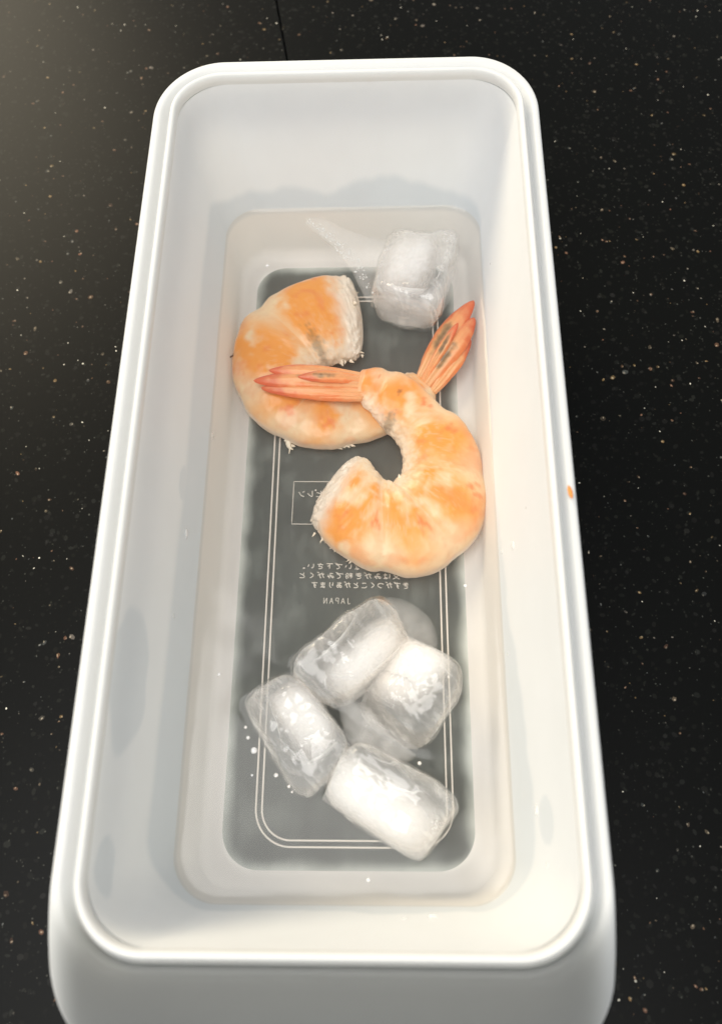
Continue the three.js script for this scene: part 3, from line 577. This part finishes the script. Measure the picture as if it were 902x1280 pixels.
// ------------------------------------------------------------------ drops, bubbles and crumbs
function wallHit(px, py, side) {        // sight line meets the inner wall of that side -> [point, normal]
  const d = ray(px, py), k = 1 / Math.hypot(1, SL), n = { west: V(1, SL, 0), east: V(-1, SL, 0), far: V(0, SL, 1), near: V(0, SL, -1) }[side].multiplyScalar(k);
  const p0 = { west: V(-HX, 0, 0), east: V(HX, 0, 0), far: V(0, 0, -HZ), near: V(0, 0, HZ) }[side];
  const t = p0.clone().sub(camPos).dot(n) / d.dot(n);
  return [camPos.clone().addScaledVector(d, t), n];
}
const domeGeo = (() => {       // a flattened bead of water with a foot
  let g = new THREE.SphereGeometry(1, 20, 14); g.deleteAttribute('uv'); g = mergeVertices(g, 1e-5);
  const P = g.attributes.position; for (let i = 0; i < P.count; i++) { const y = P.getY(i); P.setY(i, y > 0 ? y * 0.55 : y * 0.12); }
  g.computeVertexNormals(); return g;
})();
function bead3(name, p, n, r, label, category, group, mat, sq = 1) {
  const m = new THREE.Mesh(domeGeo, mat); m.name = numbered(name); m.position.copy(p).multiplyScalar(S); m.quaternion.setFromUnitVectors(V(0, 1, 0), n); m.scale.set(r * S, r * S, r * S * sq); scene.add(m);
  return tag(m, label, category, group);
}
const NTH = ['first', 'second', 'third', 'fourth', 'fifth', 'sixth', 'seventh', 'eighth', 'ninth', 'tenth', 'eleventh', 'twelfth'];
function drops(list, side, axis, label, group, sq = 1) {
  [...list].sort((a, b) => a[axis] - b[axis]).forEach(([x, y, r], k) => { const [p, n] = wallHit(x, y, side); bead3('water_drop', p, n, r * 1.2, label.replace('#', NTH[k]), 'water drop', group, M.drop, sq); });
}
drops([[290, 127, 0.0075], [287, 181, 0.008], [277, 203, 0.009], [352, 170, 0.005], [354, 186, 0.004], [356, 207, 0.004], [429, 184, 0.006], [484, 164, 0.004], [300, 217, 0.004], [415, 122, 0.003], [618, 148, 0.006]], 'far', 0, '# water drop on the far wall, counting from the window side', 'drops on the far wall');
drops([[232, 667, 0.011], [216, 770, 0.007], [265, 545, 0.009], [194, 492, 0.004], [243, 300, 0.004], [125, 1100, 0.006]], 'west', 1, '# water drop on the long window-side wall, counting from the far end', 'drops on the long window-side wall', 1.3);
drops([[642, 682, 0.01], [659, 635, 0.007], [628, 690, 0.006], [635, 818, 0.005], [699, 871, 0.008], [672, 1013, 0.011], [611, 215, 0.008], [613, 330, 0.005], [685, 1081, 0.008], [668, 700, 0.004]], 'east', 1, '# water drop on the long wall away from the window, counting from the far end', 'drops on the long wall away from the window', 1.3);
drops([[541, 1147, 0.012], [505, 1150, 0.008], [580, 1157, 0.005]], 'near', 0, '# flattened drop above the waterline at the grip end, counting from the window side', 'drops on the near wall', 0.7);
// air bubbles floating at the ice
function bubbles(list, label, group) {
  [...list].sort((a, b) => a[1] - b[1]).forEach(([x, y, r], k) => bead3('air_bubble', at(x, y, YW + 0.003), V(0, 1, 0), r, label.replace('#', NTH[k]), 'air bubble', group, M.drop));
}
bubbles([[317.5, 938, 0.0085], [310, 922, 0.005], [307, 909, 0.004], [345, 969, 0.0055], [361, 983, 0.004], [365, 990, 0.003], [524, 954, 0.005], [315, 969, 0.003], [274, 843, 0.004]], '# air bubble beside the ice cluster, counting from the shrimp end', 'air bubbles round the ice cluster');
bubbles([[581, 732, 0.004], [334, 332, 0.005], [560, 846, 0.003], [460, 1100, 0.005]], '# lone air bubble on open water, counting from the far end', 'air bubbles on open water');
{ // streak of fine bubbles trailing from the lone ice cube
  const g = new THREE.IcosahedronGeometry(S, 1), n = 240, m = new THREE.InstancedMesh(g, M.foam, n), q = new THREE.Matrix4();
  m.name = 'bubble_foam';
  for (let i = 0; i < n; i++) {
    const t = Math.pow(rnd(), 0.8), w = lerp(5, 26, t), k = (rnd() + rnd() - 1), x = lerp(382, 452, t) + k * w * 0.4 + t * t * 6, y = lerp(277, 345, t) - t * (1 - t) * 34 + k * w * 1.1;
    const p = at(x, y, YW + 0.009).multiplyScalar(S), r = 0.0011 + 0.0028 * Math.pow(rnd(), 3);
    q.makeScale(r, r, r).setPosition(p); m.setMatrixAt(i, q);
  }
  scene.add(m); tag(m, 'pale streak of fine bubbles on the water trailing from the lone ice cube', 'foam', null, 'stuff');
}
{
  const p = at(712, 615, -0.013), g = strip(gridGeo(14, 10, (u, v) => { const a = u * 6.2832, s = Math.sin(v * Math.PI); return V(p.x + Math.cos(a) * s * 0.0055 + (v - 0.5) * 0.006, p.y + Math.sin(a) * s * 0.003 + 0.001, p.z - Math.cos(v * Math.PI) * 0.015 + 0.002 * Math.sin(a * 2)); }, { closeU: true }));
  single('shell_flake', g, M.flake, p, 'small orange shell flake stuck on the white flange of the box', 'shell flake');
  const [p2, n2] = wallHit(461, 100, 'far');
  single('shell_crumb', new THREE.IcosahedronGeometry(0.004, 1).translate(p2.x, p2.y, p2.z), M.flake, p2, 'tiny orange crumb at the top of the short far wall', 'crumb');
  const [p3] = wallHit(656, 993, 'east');
  single('shell_crumb', new THREE.IcosahedronGeometry(0.004, 1).scale(0.7, 0.7, 1.6).translate(p3.x, p3.y, p3.z), M.flake, p3, 'tiny orange crumb on the long wall away from the window glare', 'crumb');
}

shade(scene);
renderer.render(scene, camera);
